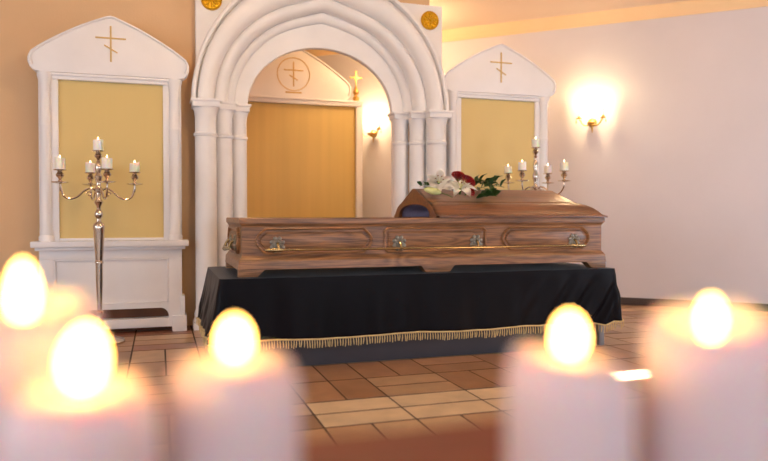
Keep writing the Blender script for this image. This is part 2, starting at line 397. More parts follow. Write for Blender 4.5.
def icon_stand(loc, label):
    t = thing('icon_stand', label, 'icon stand', loc, 0, None)
    # everything local: front plane of the pillars at y = 0
    b = NB(); prism(b, [(x, 1.572+z) for x, z in gable_pts(0.456, 0.353)], -0.03, 0.06, 0.006); gb = obj('gable', b, WHITE, t)
    b = NB(); pts = [(x*0.972, -0.033, 1.572+0.012+z*0.955) for x, z in gable_pts(0.456, 0.353)][2:-2]
    tube(b, pts, 0.0085, 6); obj('gable_moulding', b, WHITE, gb)
    b = NB(); cross(b, 0, -0.03, 1.652, 0.215, 0.010); obj('cross', b, GOLDP, gb, label='thin gold three bar cross')
    b = NB(); box(b, -0.33, 0.33, -0.012, 0.04, 1.535, 1.572, 0.003); box(b, -0.345, 0.345, -0.024, 0.04, 1.556, 1.5715, 0.003); obj('lintel', b, WHITE, t)
    for s in (-1, 1):
        b = NB()
        box(b, min(s*0.298, s*0.335), max(s*0.298, s*0.335), 0.0, 0.05, 0.570, 1.54, 0.004)
        box(b, min(s*0.33, s*0.408), max(s*0.33, s*0.408), 0.02, 0.06, 0.570, 1.572, 0.003); obj('frame_stile', b, WHITE, t)
        r = 0.034
        b = NB(); lathe(b, [(r*1.3, 0.570), (r*1.3, 0.596), (r*1.1, 0.608), (r*1.18, 0.626), (r, 0.641), (r, 1.25), (r*1.06, 1.255), (r*1.06, 1.265), (r, 1.27), (r*0.97, 1.50), (r*1.1, 1.51), (r*1.05, 1.52), (r*1.3, 1.545), (r*1.35, 1.556), (r*1.35, 1.5715)], 20, (s*0.367, 0.006, 0))
        obj('pillar', b, WHITE, t)
    b = NB(); box(b, -0.302, 0.302, 0.018, 0.03, 0.570, 1.54); obj('picture_panel', b, OCHRE, t, label='plain ochre yellow panel')
    b = NB(); box(b, -0.30, 0.30, 0.006, 0.03, 0.571, 0.586, 0.002); obj('sill', b, WHITE, t)
    b = NB(); box(b, -0.445, 0.445, -0.075, 0.10, 0.534, 0.570, 0.005); box(b, -0.425, 0.425, -0.055, 0.10, 0.514, 0.535, 0.005); obj('ledge', b, WHITE, t)
    # cabinet base with a sunk panel, an opening above the bottom rail and stepped feet
    b = NB()
    outer = [(-0.405, 0.03), (-0.405, 0.516), (0.405, 0.516), (0.405, 0.03)]
    # front board built from strips round the sunk panel and round-ended opening
    box(b, -0.405, 0.405, -0.03, 0.09, 0.460, 0.516, 0.003)
    box(b, -0.405, -0.325, -0.03, 0.09, 0.03, 0.461, 0.003); box(b, 0.325, 0.405, -0.03, 0.09, 0.03, 0.461, 0.003)
    n = 10; op = [(-0.325, 0.085), (-0.325, 0.18), (0.325, 0.18), (0.325, 0.085)]
    a = 0.05
    arc = [(0.325-a+a*math.sin(PI/2*i/n), 0.085+0.01+(0.055)*math.cos(PI/2*i/n)) for i in range(n+1)]
    prism(b, [(-0.325, 0.085), (-0.325, 0.18), (0.325, 0.18), (0.325, 0.085)][1:3]+[(0.325, 0.095)]+arc[::-1][1:]+[(-x, z) for x, z in arc][:-1]+[(-0.325, 0.095)], -0.03, 0.05)
    box(b, -0.33, 0.33, -0.03, 0.05, 0.03, 0.086, 0.003)
    obj('base_cabinet', b, WHITE, t)
    b = NB(); box(b, -0.33, 0.33, -0.018, 0.0, 0.175, 0.463)
    for (x0, x1, z0, z1) in ((-0.325, 0.325, 0.449, 0.460), (-0.325, 0.325, 0.18, 0.190), (-0.325, -0.315, 0.18, 0.460), (0.315, 0.325, 0.18, 0.460)):
        box(b, x0, x1, -0.0295, -0.01, z0, z1, 0.004)
    obj('front_panel', b, WHITE, t)
    b = NB(); box(b, -0.40, 0.40, 0.075, 0.085, 0.0, 0.2); obj('recess_board', b, RECESS, t, label='brown wooden board inside the opening')
    for s in (-1, 1):
        b = NB(); x0, x1 = sorted((s*0.345, s*0.432)); box(b, x0, x1, -0.05, 0.09, 0.0, 0.10, 0.004)
        x0, x1 = sorted((s*0.395, s*0.422)); box(b, x0, x1, -0.04, 0.09, 0.10, 0.22, 0.003); obj('foot_block', b, WHITE, t)
    return t
s1 = icon_stand((-0.27, 4.53, 0), 'white gabled icon stand with blank yellow panel left of the archway')
s2 = copy_tree(s1); s2.location = (2.42, 4.65, 0); s2.scale = (1.03, 1.0, 1.035); s2['label'] = 'white gabled icon stand with blank yellow panel right of the archway, behind the coffin'

# screen seen through the arch
t = thing('altar_screen', 'white gabled screen with deep gold panel seen through the archway', 'screen', (1.107, 5.9, 0))
b = NB(); prism(b, [(x, 1.735+z) for x, z in gable_pts(0.515, 0.45)], 0.0, 0.06, 0.006); gb = obj('gable', b, WHITE, t)
b = NB(); tube(b, [(x*0.975, -0.002, 1.747+z*0.96) for x, z in gable_pts(0.515, 0.45)][2:-2], 0.010, 6); obj('gable_moulding', b, WHITE, gb)
b = NB(); tube(b, [(0.14*math.cos(2*PI*k/32), -0.001, 1.938+0.14*math.sin(2*PI*k/32)) for k in range(32)], 0.004, 6, closed=True)
cross(b, 0, 0.0, 1.833, 0.21, 0.010); box(b, -0.07, 0.07, -0.004, 0.004, 1.775, 1.788, 0.001); obj('emblem', b, GOLDP, gb, label='ringed three bar cross in pale gold')
b = NB(); box(b, -0.60, 0.60, -0.02, 0.05, 1.685, 1.735, 0.004); box(b, -0.612, 0.612, -0.032, 0.05, 1.718, 1.7345, 0.003); obj('lintel', b, WHITE, t)
for s in (-1, 1):
    b = NB(); x0, x1 = sorted((s*0.556, s*0.612)); box(b, x0, x1, -0.015, 0.06, 0, 1.72, 0.004); obj('frame_stile', b, WHITE, t)
b = NB(); box(b, -0.56, 0.56, 0.02, 0.035, 0.05, 1.70); obj('picture_panel', b, OCHRE_D, t, label='deep gold fabric panel')
b = NB(); box(b, -0.56, 0.56, -0.01, 0.05, 0, 0.12, 0.004); obj('bottom_rail', b, WHITE, t)
f = thing('finial_cross', 'small gilded ornate cross on the shoulder of the screen inside the arch', 'cross', (1.107+0.563, 5.925, 1.802))
f.scale = (0.82, 0.82, 0.82); f.location.z = 1.736+0.065*0.82
b = NB(); lathe(b, [(0.034, -0.065), (0.034, -0.02), (0.02, -0.01), (0.014, 0.005), (0.028, 0.02), (0.032, 0.04), (0.026, 0.06), (0.014, 0.085), (0.008, 0.10), (0.006, 0.12), (0, 0.125)], 16); obj('onion_base', b, GILT, f)
b = NB(); box(b, -0.007, 0.007, -0.006, 0.006, 0.10, 0.255, 0.002); box(b, -0.055, 0.055, -0.006, 0.006, 0.185, 0.199, 0.002)
for (x, z) in ((0.06, 0.192), (-0.06, 0.192), (0, 0.258)): sphere(b, (x, 0, z), 0.013, (1, 0.6, 1), 8)
tube(b, [(0.026*math.cos(2*PI*k/16), 0, 0.192+0.026*math.sin(2*PI*k/16)) for k in range(16)], 0.004, 6, closed=True); obj('cross', b, GILT, f)

# ------------------------------------------------------------------ wall sconces
def sconce(loc, label):
    ang = math.atan2(WT.y, WT.x)
    t = thing('wall_sconce', label, 'wall lamp', loc, ang, 'gilded wall sconces')    # local -y faces the room
    b = NB(); MM = Matrix.Rotation(PI/2, 4, 'X')
    lathe(b, [(0.036, 0), (0.036, 0.006), (0.028, 0.012), (0.014, 0.02), (0, 0.026)], 20, M=MM)
    tube(b, [(0, -0.01, 0), (0, -0.012, -0.05), (0, -0.010, -0.085)], [0.012, 0.008, 0.003], 8); obj('back_plate', b, GILT, t)
    b = NB(); lathe(b, [(0.004, -0.035), (0.016, -0.028), (0.010, -0.018), (0.030, -0.008), (0.034, 0.0), (0.02, 0.006), (0, 0.008)], 16, (0, -0.06, -0.005)); tube(b, [(0, -0.015, 0), (0, -0.06, -0.005)], 0.007, 8); obj('centre_boss', b, GILT, t)
    for s in (-1, 1):
        b = NB()
        pts = [(s*(0.0+0.095*u), -0.06-0.03*math.sin(PI*u/2), -0.004-0.035*math.sin(PI*u)+0.028*u*u) for u in [k/10 for k in range(11)]]
        tube(b, pts, 0.005, 8); arm = obj('arm', b, GILT, t)
        cx, cy, cz = s*0.095, -0.09, 0.024
        b = NB(); lathe(b, [(0.004, -0.006), (0.024, 0.0), (0.026, 0.005), (0.012, 0.007), (0.011, 0.02)], 16, (cx, cy, cz)); obj('drip_pan', b, GILT, arm)
        b = NB(); lathe(b, [(0.010, 0.018), (0.010, 0.075), (0.007, 0.077), (0, 0.077)], 14, (cx, cy, cz)); obj('candle_tube', b, WAXS, arm)
        b = NB(); lathe(b, [(0.006, 0.077), (0.010, 0.088), (0.013, 0.102), (0.011, 0.12), (0.005, 0.142), (0, 0.15)], 14, (cx, cy, cz)); obj('flame_bulb', b, BULB, arm)
        for (dx, dz) in ((s*0.022, -0.02), (-s*0.018, -0.02)):
            b = NB()
            tube(b, [(cx+dx, cy, cz+0.003), (cx+dx, cy, cz+dz+0.006)], 0.0012, 5)
            lathe(b, [(0, -0.02), (0.006, -0.008), (0.004, 0.004), (0, 0.01)], 8, (cx+dx, cy, cz+dz))
            obj('crystal_drop', b, GILT, arm)
    L = bpy.data.lights.new('sconce light', 'POINT'); L.energy = SCONCE; L.color = (1.0, 0.72, 0.38); L.shadow_soft_size = 0.03
    lo = bpy.data.objects.new('sconce light', L); COL.objects.link(lo); lo.parent = t; lo.location = (0, -0.145, 0.15)
    return t
SCONCE = 7.0
def wallpt(s, h, off=0.0): p = WP+WT*s+WN*off; return (p.x, p.y, h)
sconce(wallpt(1.308, 1.49), 'lit two arm gilded wall sconce on the bare right wall')
sconce(wallpt(-0.69, 1.50), 'lit gilded wall sconce seen through the archway')

# ------------------------------------------------------------------ bier, cloth and coffin
BT = 0.424
t = thing('bier_table', 'dark charcoal bier table under the black velvet cloth', 'table', (1.34, 3.65, 0))
b = NB(); box(b, -1.06, 1.05, -0.395, 0.395, BT-0.03, BT, 0.004); obj('tabletop', b, CHAR, t)
b = NB(); box(b, -0.93, 0.84, -0.395, -0.375, 0.0, BT-0.03, 0.003); box(b, -0.93, -0.91, -0.375, 0.375, 0, BT-0.03); box(b, 0.82, 0.84, -0.375, 0.375, 0, BT-0.03); box(b, -0.93, 0.84, 0.375, 0.395, 0, BT-0.03); obj('skirt_panel', b, CHAR, t)
for sx in (-1.03, 1.0):
    for sy in (-0.37, 0.37):
        b = NB(); box(b, sx-0.016, sx+0.016, sy-0.016, sy+0.016, 0, BT-0.03, 0.003); obj('leg', b, GREYM, t)

cl = thing('velvet_cloth', 'black velvet cloth with gold fringe draped over the bier table', 'cloth', (1.34, 3.65, BT))
x0, x1, y0, y1, rr = 0.262-1.34, 2.415-1.34, 3.235-3.65, 4.065-3.65, 0.03
per = []      # (point, normal, cornerness, s)
def edge(p, q, n, N_):
    for i in range(N_):
        u = i/N_; per.append(((p[0]+(q[0]-p[0])*u, p[1]+(q[1]-p[1])*u), n, 0.0))
def corner(c, a0):
    for i in range(14):
        a = a0+PI/2*i/14; per.append(((c[0]+rr*math.cos(a), c[1]+rr*math.sin(a)), (math.cos(a), math.sin(a)), math.sin(PI*(i/14))))
edge((x0+rr, y0), (x1-rr, y0), (0, -1), 300); corner((x1-rr, y0+rr), -PI/2)
edge((x1, y0+rr), (x1, y1-rr), (1, 0), 100); corner((x1-rr, y1-rr), 0)
edge((x1-rr, y1), (x0+rr, y1), (0, 1), 200); corner((x0+rr, y1-rr), PI/2)
edge((x0, y1-rr), (x0, y0+rr), (-1, 0), 100); corner((x0+rr, y0+rr), PI)
slen = [0.0]
for i in range(1, len(per)):
    p, q = per[i-1][0], per[i][0]; slen.append(slen[-1]+math.hypot(p[0]-q[0], p[1]-q[1]))
HEM = 0.128-BT
def skirt(i, v):
    (px, py), (nx, ny), cn = per[i % len(per)]; s = slen[i % len(per)]
    near = math.exp(-((s-1.92)/0.30)**2) if s < 3.4 else 0.25
    q = s+0.20*v
    w = 0.006*math.sin(s*19+0.8*math.sin(s*5))+0.003*math.sin(s*43+1.3)
    w += near*(0.013*math.sin(q*46+0.9*math.sin(q*11))+0.007*math.sin(q*83+0.7))*min(1, v*3)
    out = (0.016+w)*v**0.8+0.030*cn*v+(0.03 if nx < -0.5 else 0.0)*v
    r = 0.008*(1-math.cos(min(1, v*12)*PI/2))
    dx = 0.004*v*math.sin(s*23)
    z = 0.0055-0.008*math.sin(0)+(HEM)*v-0.002
    if cn: z -= 0.006*cn*v
    z += 0.004*v*math.sin(s*9)+(0.012*math.exp(-((s-2.14)/0.05)**2)-0.010*math.exp(-((s-2.03)/0.04)**2))*v
    return Vector((px+nx*out, py+ny*out, z if v > 0 else 0.0055))
b = NB(); rows = []
NV = 22
for k in range(NV+1):
    rows.append([b.verts.new(skirt(i, (k/NV)**1.3)) for i in range(len(per))])
n = len(per)
for k in range(NV):
    for i in range(n): b.faces.new((rows[k][i], rows[k+1][i], rows[k+1][(i+1) % n], rows[k][(i+1) % n]))
inner = [b.verts.new((v.co.x*0.985, v.co.y*0.97, 0.0062)) for v in rows[0]]
for i in range(n): b.faces.new((rows[0][i], rows[0][(i+1) % n], inner[(i+1) % n], inner[i]))
f = b.faces.new(inner); bmesh.ops.triangulate(b, faces=[f])
bmesh.ops.recalc_face_normals(b, faces=b.faces[:])
o = obj('drape', b, VELVET, cl, smooth=60)
sm = o.modifiers.new('thick', 'SOLIDIFY'); sm.thickness = 0.0025; sm.offset = -1
# fringe: braid band and hanging strands
b = NB()
tube(b, [skirt(i, 0.985)+Vector((per[i][1][0]*0.004, per[i][1][1]*0.004, 0)) for i in range(n)], 0.0045, 6, closed=True)
d = 0.0; i = 0
while d < slen[-1]:
    while i < n-1 and slen[i+1] < d: i += 1
    p = skirt(i, 0.99); (nx, ny) = per[i][1]
    q = skirt(min(i+1, n-1), 0.99); u = (d-slen[i])/max(1e-6, (slen[min(i+1, n-1)]-slen[i]) or 1e-6)
    p = p.lerp(q, min(1, max(0, u)))
    ln = random.uniform(0.034, 0.042); tx, ty = -ny, nx; j = random.uniform(-0.004, 0.004)
    tube(b, [(p.x+nx*0.003, p.y+ny*0.003, p.z), (p.x+nx*0.006+tx*j*0.4, p.y+ny*0.006+ty*j*0.4, p.z-ln*0.5), (p.x+nx*0.003+tx*j, p.y+ny*0.003+ty*j, p.z-ln)], [0.0016, 0.0030, 0.0024], 5)
    d += 0.0125+random.uniform(-0.0015, 0.002)
o = obj('fringe', b, FRINGE, cl, label='gold thread fringe'); o['kind'] = 'stuff'

# coffin
CX0, CX1, CY0, CY1 = 0.358, 2.380, 3.30, 3.95
CB = BT+0.0065                      # rests on the cloth
CH = 0.7115-CB                      # height of the box
cf = thing('coffin', 'open brown oak coffin with brass rail lying on the velvet covered bier', 'coffin', ((CX0+CX1)/2, (CY0+CY1)/2, CB))
HX, HY = (CX1-CX0)/2, (CY1-CY0)/2
rings = [(-0.006, 0.034), (-0.006, 0.040), (-0.003, 0.074), (0.004, 0.084), (0.010, 0.092), (0.013, 0.10), (0.013, 0.236), (0.011, 0.244), (0.006, 0.250), (0.004, 0.2515), (0.004, 0.254), (0.0, 0.256), (0.0, CH-0.004), (0.003, CH)]
b = NB()
def rect(ins, z): return [b.verts.new((x, y, z)) for x, y in ((-HX+ins, -HY+ins), (HX-ins, -HY+ins), (HX-ins, HY-ins), (-HX+ins, HY-ins))]
R = [rect(i, z) for i, z in rings]
R += [rect(0.034, CH), rect(0.036, 0.06)]
for k in range(len(R)-1):
    for q in range(4): b.faces.new((R[k][q], R[k][(q+1) % 4], R[k+1][(q+1) % 4], R[k+1][q]))
b.faces.new(R[-1]); b.faces.new(R[0][::-1])
bmesh.ops.recalc_face_normals(b, faces=b.faces[:])
obj('body', b, OAK, cf, smooth=None)
# feet
def foot(xa, xb, sa, sb, ya, yb):
    b = NB(); prism(b, [(xa, 0.0), (xa-sa, 0.036), (xb+sb, 0.036), (xb, 0.0)], ya, yb, 0.002); return obj('foot', b, OAK, cf)
for yy in ((-HY-0.006, -HY+0.05), (HY-0.05, HY+0.006)):
    foot(-HX-0.004, -HX+0.085, 0.0, 0.038, *yy); foot(-0.065, 0.065, 0.03, 0.03, *yy); foot(HX-0.085, HX+0.004, 0.038, 0.0, *yy)
# raised panels, worked from the outline of the frame
def panel_outline(xa, xb, kind, z0, z1):
    h = z1-z0; zc = (z0+z1)/2; pts = []
    def endc(x, s):
        o = []
        if kind == 'bulge':
            for k in range(17):
                u = -1+2*k/16
                o.append((x+s*0.050*math.cos(u*PI/2)**0.9, zc+u*h/2))
        else:
            o = [(x, z0), (x+s*0.022, z0+0.020), (x+s*0.018, zc), (x+s*0.022, z1-0.020), (x, z1)]
        return o
    return endc(xb, 1)+endc(xa, -1)[::-1]
def inset(poly, d):
    n = len(poly); out = []
    for i in range(n):
        p0, p1, p2 = Vector(poly[i-1]), Vector(poly[i]), Vector(poly[(i+1) % n])
        e1 = (p1-p0); e2 = (p2-p1)
        if e1.length < 1e-9 or e2.length < 1e-9: out.append(p1); continue
        n1 = Vector((-e1.y, e1.x)).normalized(); n2 = Vector((-e2.y, e2.x)).normalized(); m = (n1+n2)
        m = m.normalized()/max(0.5, m.normalized().dot(n1)) if m.length > 1e-6 else n1
        out.append(p1+m*d)
    return out
def px2x(px, Y):                    # where a line of sight meets the coffin's front
    r = (px-384)/690; z = Y/(0.951-0.31*r); return z*(0.951*r+0.31)-(CX0+CX1)/2
yf = -HY+0.013
for (pa, pb, kind) in ((266, 364, 'bulge'), (388, 484, 'chamfer'), (511, 583, 'bulge')):
    o1 = panel_outline(px2x(pa, CY0), px2x(pb, CY0), kind, 0.104, 0.234)
    b = NB()
    lv = [(0.0, 0.004), (0.0, -0.009), (0.005, -0.014), (0.011, -0.010), (0.013, 0.003), (0.019, 0.003), (0.026, -0.006), (0.034, -0.0085)]
    RR = []
    for dd, dy in lv: RR.append([b.verts.new((x, yf+dy, z)) for x, z in inset(o1, dd)])
    m = len(o1)
    for k in range(len(RR)-1):
        for q in range(m): b.faces.new((RR[k][q], RR[k][(q+1) % m], RR[k+1][(q+1) % m], RR[k+1][q]))
    fc = b.faces.new(RR[-1]); bmesh.ops.triangulate(b, faces=[fc])
    bmesh.ops.recalc_face_normals(b, faces=b.faces[:])
    obj('raised_panel', b, OAK, cf, smooth=28)
# end panel on the near end
b = NB()
o1 = [(y, z) for y, z in panel_outline(-0.20, 0.20, 'bulge', 0.104, 0.234)]
RR = []
for dd, dy in [(0.0, 0.004), (0.0, -0.009), (0.005, -0.014), (0.011, -0.010), (0.013, 0.003), (0.019, 0.003), (0.026, -0.006), (0.034, -0.0085)]:
    RR.append([b.verts.new((-HX+0.013+dy, y, z)) for y, z in inset(o1, dd)])
m = len(o1)
for k in range(len(RR)-1):
    for q in range(m): b.faces.new((RR[k][q], RR[k][(q+1) % m], RR[k+1][(q+1) % m], RR[k+1][q]))
fc = b.faces.new(RR[-1]); bmesh.ops.triangulate(b, faces=[fc]); bmesh.ops.recalc_face_normals(b, faces=b.faces[:])
obj('end_panel', b, OAK, cf, smooth=28)
# brass fittings
RAILZ, RAILY = 0.128, -HY-0.032
def rosette(M):
    """scrolled pewter plate in local xz, facing -y, with a brass hook for the rail"""
    b = NB(); MX = M @ Matrix.Rotation(PI/2, 4, 'X')
    lathe(b, [(0.030, 0), (0.030, 0.003), (0.022, 0.006), (0.012, 0.009), (0, 0.011)], 18, M=MX)
    for q in range(8):
        a = 2*PI*q/8+PI/8
        sphere(b, (0.028*math.cos(a), 0.031*math.sin(a), 0.004), 0.0115, (1, 1, 0.55), 8, M=MX)
        sphere(b, (0.016*math.cos(a+0.3), 0.017*math.sin(a+0.3), 0.009), 0.0055, (1, 1, 0.8), 6, M=MX)
    o = obj('handle_bracket', b, PEWTER, cf)
    b = NB(); tube(b, [(0, -0.008, 0.006), (0, -0.022, 0.002), (0, -0.030, -0.012), (0, -0.032, -0.024)], [0.008, 0.0065, 0.0065, 0.009], 8, M=M)
    obj('hook', b, BRASS, o)
for px in (277.5, 399.5, 476.5, 574.5):
    x = px2x(px, CY0)
    rosette(T(x, yf-0.007, RAILZ+0.024))
b = NB(); xa, xb = px2x(272, CY0-0.03), px2x(580, CY0-0.03)
tube(b, [(xa, RAILY-0.004, RAILZ), (xb, RAILY-0.004, RAILZ)], 0.0052, 10)
obj('side_rail', b, BRASS, cf, label='long brass rail')
for (x, s) in ((xa, -1), (xb, 1)):
    b = NB(); MM = T(x, RAILY-0.004, RAILZ) @ Matrix.Rotation(s*PI/2, 4, 'Y')
    lathe(b, [(0.0068, -0.05), (0.0085, -0.035), (0.0072, -0.02), (0.0098, -0.006), (0.007, 0.004), (0.0085, 0.012), (0.0045, 0.026), (0.006, 0.032), (0, 0.04)], 12, M=MM); obj('rail_finial', b, BRASS, cf)
ME = T(-HX+0.006, -0.02, RAILZ+0.03) @ Rz(-PI/2)
for yy in (-0.10, 0.10): rosette(ME @ T(yy, 0, 0))
b = NB(); tube(b, [(-0.15, -0.035, -0.028), (-0.11, -0.034, -0.028), (0, -0.046, -0.034), (0.11, -0.034, -0.028), (0.15, -0.035, -0.028)], [0.006, 0.009, 0.012, 0.009, 0.006], 10, M=ME); obj('end_handle', b, BRASS, cf)
# lining in the open half
b = NB()
LN = [(0.038, CH-0.006), (0.046, CH-0.05), (0.05, 0.10), (0.07, 0.07)]
RR = []
for i, z in LN: RR.append([b.verts.new((x, y, z)) for x, y in ((-HX+i, -HY+i), (HX-i, -HY+i), (HX-i, HY-i), (-HX+i, HY-i))])
for k in range(3):
    for q in range(4): b.faces.new((RR[k][q], RR[k+1][q], RR[k+1][(q+1) % 4], RR[k][(q+1) % 4]))
b.faces.new(RR[-1]); bmesh.ops.recalc_face_normals(b, faces=b.faces[:]); obj('lining', b, SATIN, cf, smooth=None)

# lid over the far half
LX0, LX1 = 1.358, 2.392
ld = bpy.data.objects.new('lid', None); COL.objects.link(ld); ld.parent = cf; ld.empty_display_size = 0.1
ld.location = ((LX0+LX1)/2-(CX0+CX1)/2, 0, 0.7118-CB); ld['label'] = 'darker brown domed half lid'
hx = (LX1-LX0)/2
LP = [(0.336, 0.0, 0.0), (0.336, 0.009, 0.0), (0.326, 0.013, 0.012), (0.316, 0.018, 0.022), (0.302, 0.034, 0.036), (0.278, 0.055, 0.058), (0.250, 0.070, 0.082), (0.222, 0.079, 0.106), (0.210, 0.082, 0.118), (0.205, 0.086, 0.122), (0.198, 0.087, 0.126), (0.10, 0.126, 0.150), (0.03, 0.157, 0.166), (0.012, 0.161, 0.172)]
b = NB(); G = []
for off, h, e in LP:
    G.append([b.verts.new(p) for p in ((-hx, -off, h), (hx-e, -off, h), (hx-e, off, h), (-hx, off, h))])
for k in range(len(G)-1):
    A, B = G[k], G[k+1]
    for q in range(3): b.faces.new((A[q], A[q+1], B[q+1], B[q]))
b.faces.new(G[-1])
# thickness: inner skin
I = []
for off, h, e in [(0.305, 0.0, 0.03), (0.29, 0.035, 0.06), (0.24, 0.058, 0.10), (0.19, 0.07, 0.14), (0.08, 0.115, 0.17), (0.0, 0.14, 0.19)]:
    I.append([b.verts.new(p) for p in ((-hx, -off, h), (hx-e, -off, h), (hx-e, off, h), (-hx, off, h))])
for k in range(len(I)-1):
    A, B = I[k], I[k+1]
    for q in range(3): b.faces.new((B[q], B[q+1], A[q+1], A[q]))
for q in range(3): b.faces.new((I[0][q], I[0][q+1], G[0][q+1], G[0][q]))
bmesh.ops.recalc_face_normals(b, faces=b.faces[:])
obj('shell', b, OAK_D, ld, smooth=20)
# end board with an arched opening
b = NB()
outl = [(-o, h) for o, h, e in LP]+[(o, h) for o, h, e in LP[::-1]]
opn = [(0.238*math.cos(PI*k/20), 0.012+0.062*math.sin(PI*k/20)**0.8) for k in range(21)]
poly = [(-o, h) for o, h, e in LP]+[(o, h) for o, h, e in LP[::-1]]+[(0.238, 0.0)]+opn+[(-0.238, 0.0)]
prism(b, poly, -0.002, 0.016, M=T(-hx, 0, 0) @ Rz(PI/2) @ Matrix.Scale(-1, 4, (0, 1, 0)))
bmesh.ops.recalc_face_normals(b, faces=b.faces[:])
obj('end_board', b, OAK_D, ld, smooth=None)
b = NB()
ro = []
for xx, k_ in ((-hx+0.02, 1.0), (-hx+0.12, 0.9), (hx-0.25, 0.85)):
    ro.append([b.verts.new((xx, 0.255*k_*math.cos(PI*k/16), 0.004+0.078*k_*math.sin(PI*k/16)**0.85+0.004*math.sin(k*2.1)*math.sin(PI*k/16))) for k in range(17)])
for r in range(2):
    for k in range(16): b.faces.new((ro[r][k], ro[r][k+1], ro[r+1][k+1], ro[r+1][k]))
b.faces.new(ro[-1])
fl = [b.verts.new((-hx+0.02, 0.255, 0.002)), b.verts.new((-hx+0.02, -0.255, 0.002)), b.verts.new((hx-0.25, -0.215, 0.002)), b.verts.new((hx-0.25, 0.215, 0.002))]
bmesh.ops.recalc_face_normals(b, faces=b.faces[:])
obj('lining', b, SATIN, ld, smooth=60)

# ------------------------------------------------------------------ flowers on the lid
def lidz(Y):
    o = abs(Y-3.625)
    for k in range(len(LP)-1):
        if LP[k+1][0] <= o <= LP[k][0]:
            a, c = LP[k], LP[k+1]; return 0.7118+a[1]+(c[1]-a[1])*(a[0]-o)/max(1e-6, a[0]-c[0])
    return 0.7118+0.161
def petal_bm(L_, W, curl, th=0.0016, twist=0.0, cup=0.25):
    b = bmesh.new(); nu, nv = 10, 4; G = []
    for i in range(nu+1):
        u = i/nu; w = W*math.sin(PI*min(1, u*0.93+0.07))**0.75*(1-0.15*u) if u < 1 else 0.0006
        ang = 0.75-curl*u*u; row = []
        x = L_*u; z = L_*(0.42*u-curl*0.42*u*u*u)
        for j in range(-nv, nv+1):
            v = j/nv; row.append(b.verts.new((x*(1-0.06*abs(v)), w*v, z+cup*w*abs(v)**1.6+0.0016*math.sin(9*u+3*v)*v*v)))
        G.append(row)
    for i in range(nu):
        for j in range(2*nv): b.faces.new((G[i][j], G[i+1][j], G[i+1][j+1], G[i][j+1]))
    bmesh.ops.solidify(b, geom=b.faces[:], thickness=th)
    bmesh.ops.recalc_face_normals(b, faces=b.faces[:])
    return b
def lily(loc, rot, L_, label, curl=1.0, pitch=0.0):
    t = thing('lily', label, 'flower', loc); t.rotation_euler = rot; t['group'] = 'white lilies on the coffin lid'
    for q in range(6):
        L2 = L_*(1 if q % 2 else 0.94); b = NB(); merge(b, petal_bm(L2, L2*(0.30 if q % 2 else 0.24), curl+0.12*math.sin(q*2.3)), Rz(2*PI*q/6+0.1*math.sin(q*3.7)) @ T(0.004, 0, 0)); obj('petal', b, PETAL, t, smooth=60)
    b = NB(); an = NB()
    for q in range(6):
        a = 2*PI*q/6+0.5; d = Vector((math.cos(a), math.sin(a), 0))
        tip = d*0.020*(L_/0.08)+Vector((0, 0, 0.044*(L_/0.08)))
        tube(b, [(0, 0, 0.002), tuple(d*0.008+Vector((0, 0, 0.024))), tuple(tip)], 0.0010, 5)
        sphere(an, tuple(tip), 0.0032, (1.7, 0.9, 0.8), 6)
    st = obj('stamens', b, BUD, t); obj('anthers', an, ANTHER, st, label='brown anthers')
    b = NB(); lathe(b, [(0.005, -0.03), (0.006, -0.012), (0.010, 0.0), (0.004, 0.006)], 10); obj('stem', b, STEM, t)
    return t
def R_(d): return math.radians(d)
lily((1.552, 3.425, lidz(3.425)+0.066), (R_(30), R_(4), R_(-18)), 0.098, 'wide open white lily in front of the red roses, nearest the camera', 1.0)
lily((1.468, 3.53, lidz(3.53)+0.062), (R_(62), R_(-20), R_(-6)), 0.085, 'white lily with brown anthers lying behind, left of the red roses', 0.65)
t = thing('lily_bud', 'closed green white lily bud at the left end of the flowers', 'flower', (1.425, 3.50, lidz(3.50)+0.028))
t.rotation_euler = (R_(5), R_(78), R_(172))
b = NB(); lathe(b, [(0.003, -0.045), (0.012, -0.038), (0.019, -0.015), (0.020, 0.008), (0.014, 0.035), (0.006, 0.052), (0, 0.056)], 12); obj('bud', b, BUD, t)
b = NB(); tube(b, [(0, 0, -0.044), (0.004, 0.002, -0.08), (0.012, 0.004, -0.11)], 0.0025, 6); obj('stem', b, STEM, t)
def rose(loc, rot, s, label):
    t = thing('rose', label, 'flower', loc); t.rotation_euler = rot; t['group'] = 'red roses on the coffin lid'
    b = bmesh.new()
    for ring, (nq, r0, h, lean) in enumerate(((3, 0.006, 0.030, 0.0), (4, 0.012, 0.031, 0.15), (5, 0.018, 0.029, 0.35), (5, 0.023, 0.025, 0.7))):
        for q in range(nq):
            a0 = 2*PI*q/nq+ring*0.7; G = []
            for i in range(6):
                u = i/5; row = []
                for j in range(7):
                    v = -1+2*j/6; wv = (2*PI/nq*0.72)*v*(0.45+0.55*math.sin(PI*min(1, 0.2+0.7*u)))
                    r = r0*(0.35+0.65*math.sin(PI/2*min(1, u*1.3)))+lean*0.014*u*u+0.0012*v*v
                    z = h*u*(1-0.10*v*v)-lean*0.008*u*u
                    row.append(b.verts.new((s*r*math.cos(a0+wv), s*r*math.sin(a0+wv), s*z)))
                G.append(row)
            for i in range(5):
                for j in range(6): b.faces.new((G[i][j], G[i][j+1], G[i+1][j+1], G[i+1][j]))
    bmesh.ops.solidify(b, geom=b.faces[:], thickness=0.001)
    obj('bloom', b, ROSE, t, smooth=60)
    b = NB(); lathe(b, [(0.004, -0.03), (0.004, -0.012), (0.011*s, -0.004), (0.010*s, 0.004), (0.002, 0.006)], 10); obj('calyx', b, STEM, t)
rose((1.575, 3.51, lidz(3.51)+0.094), (R_(40), R_(-8), R_(4)), 1.25, 'dark red rose at the back left of the pair, above the white lily')
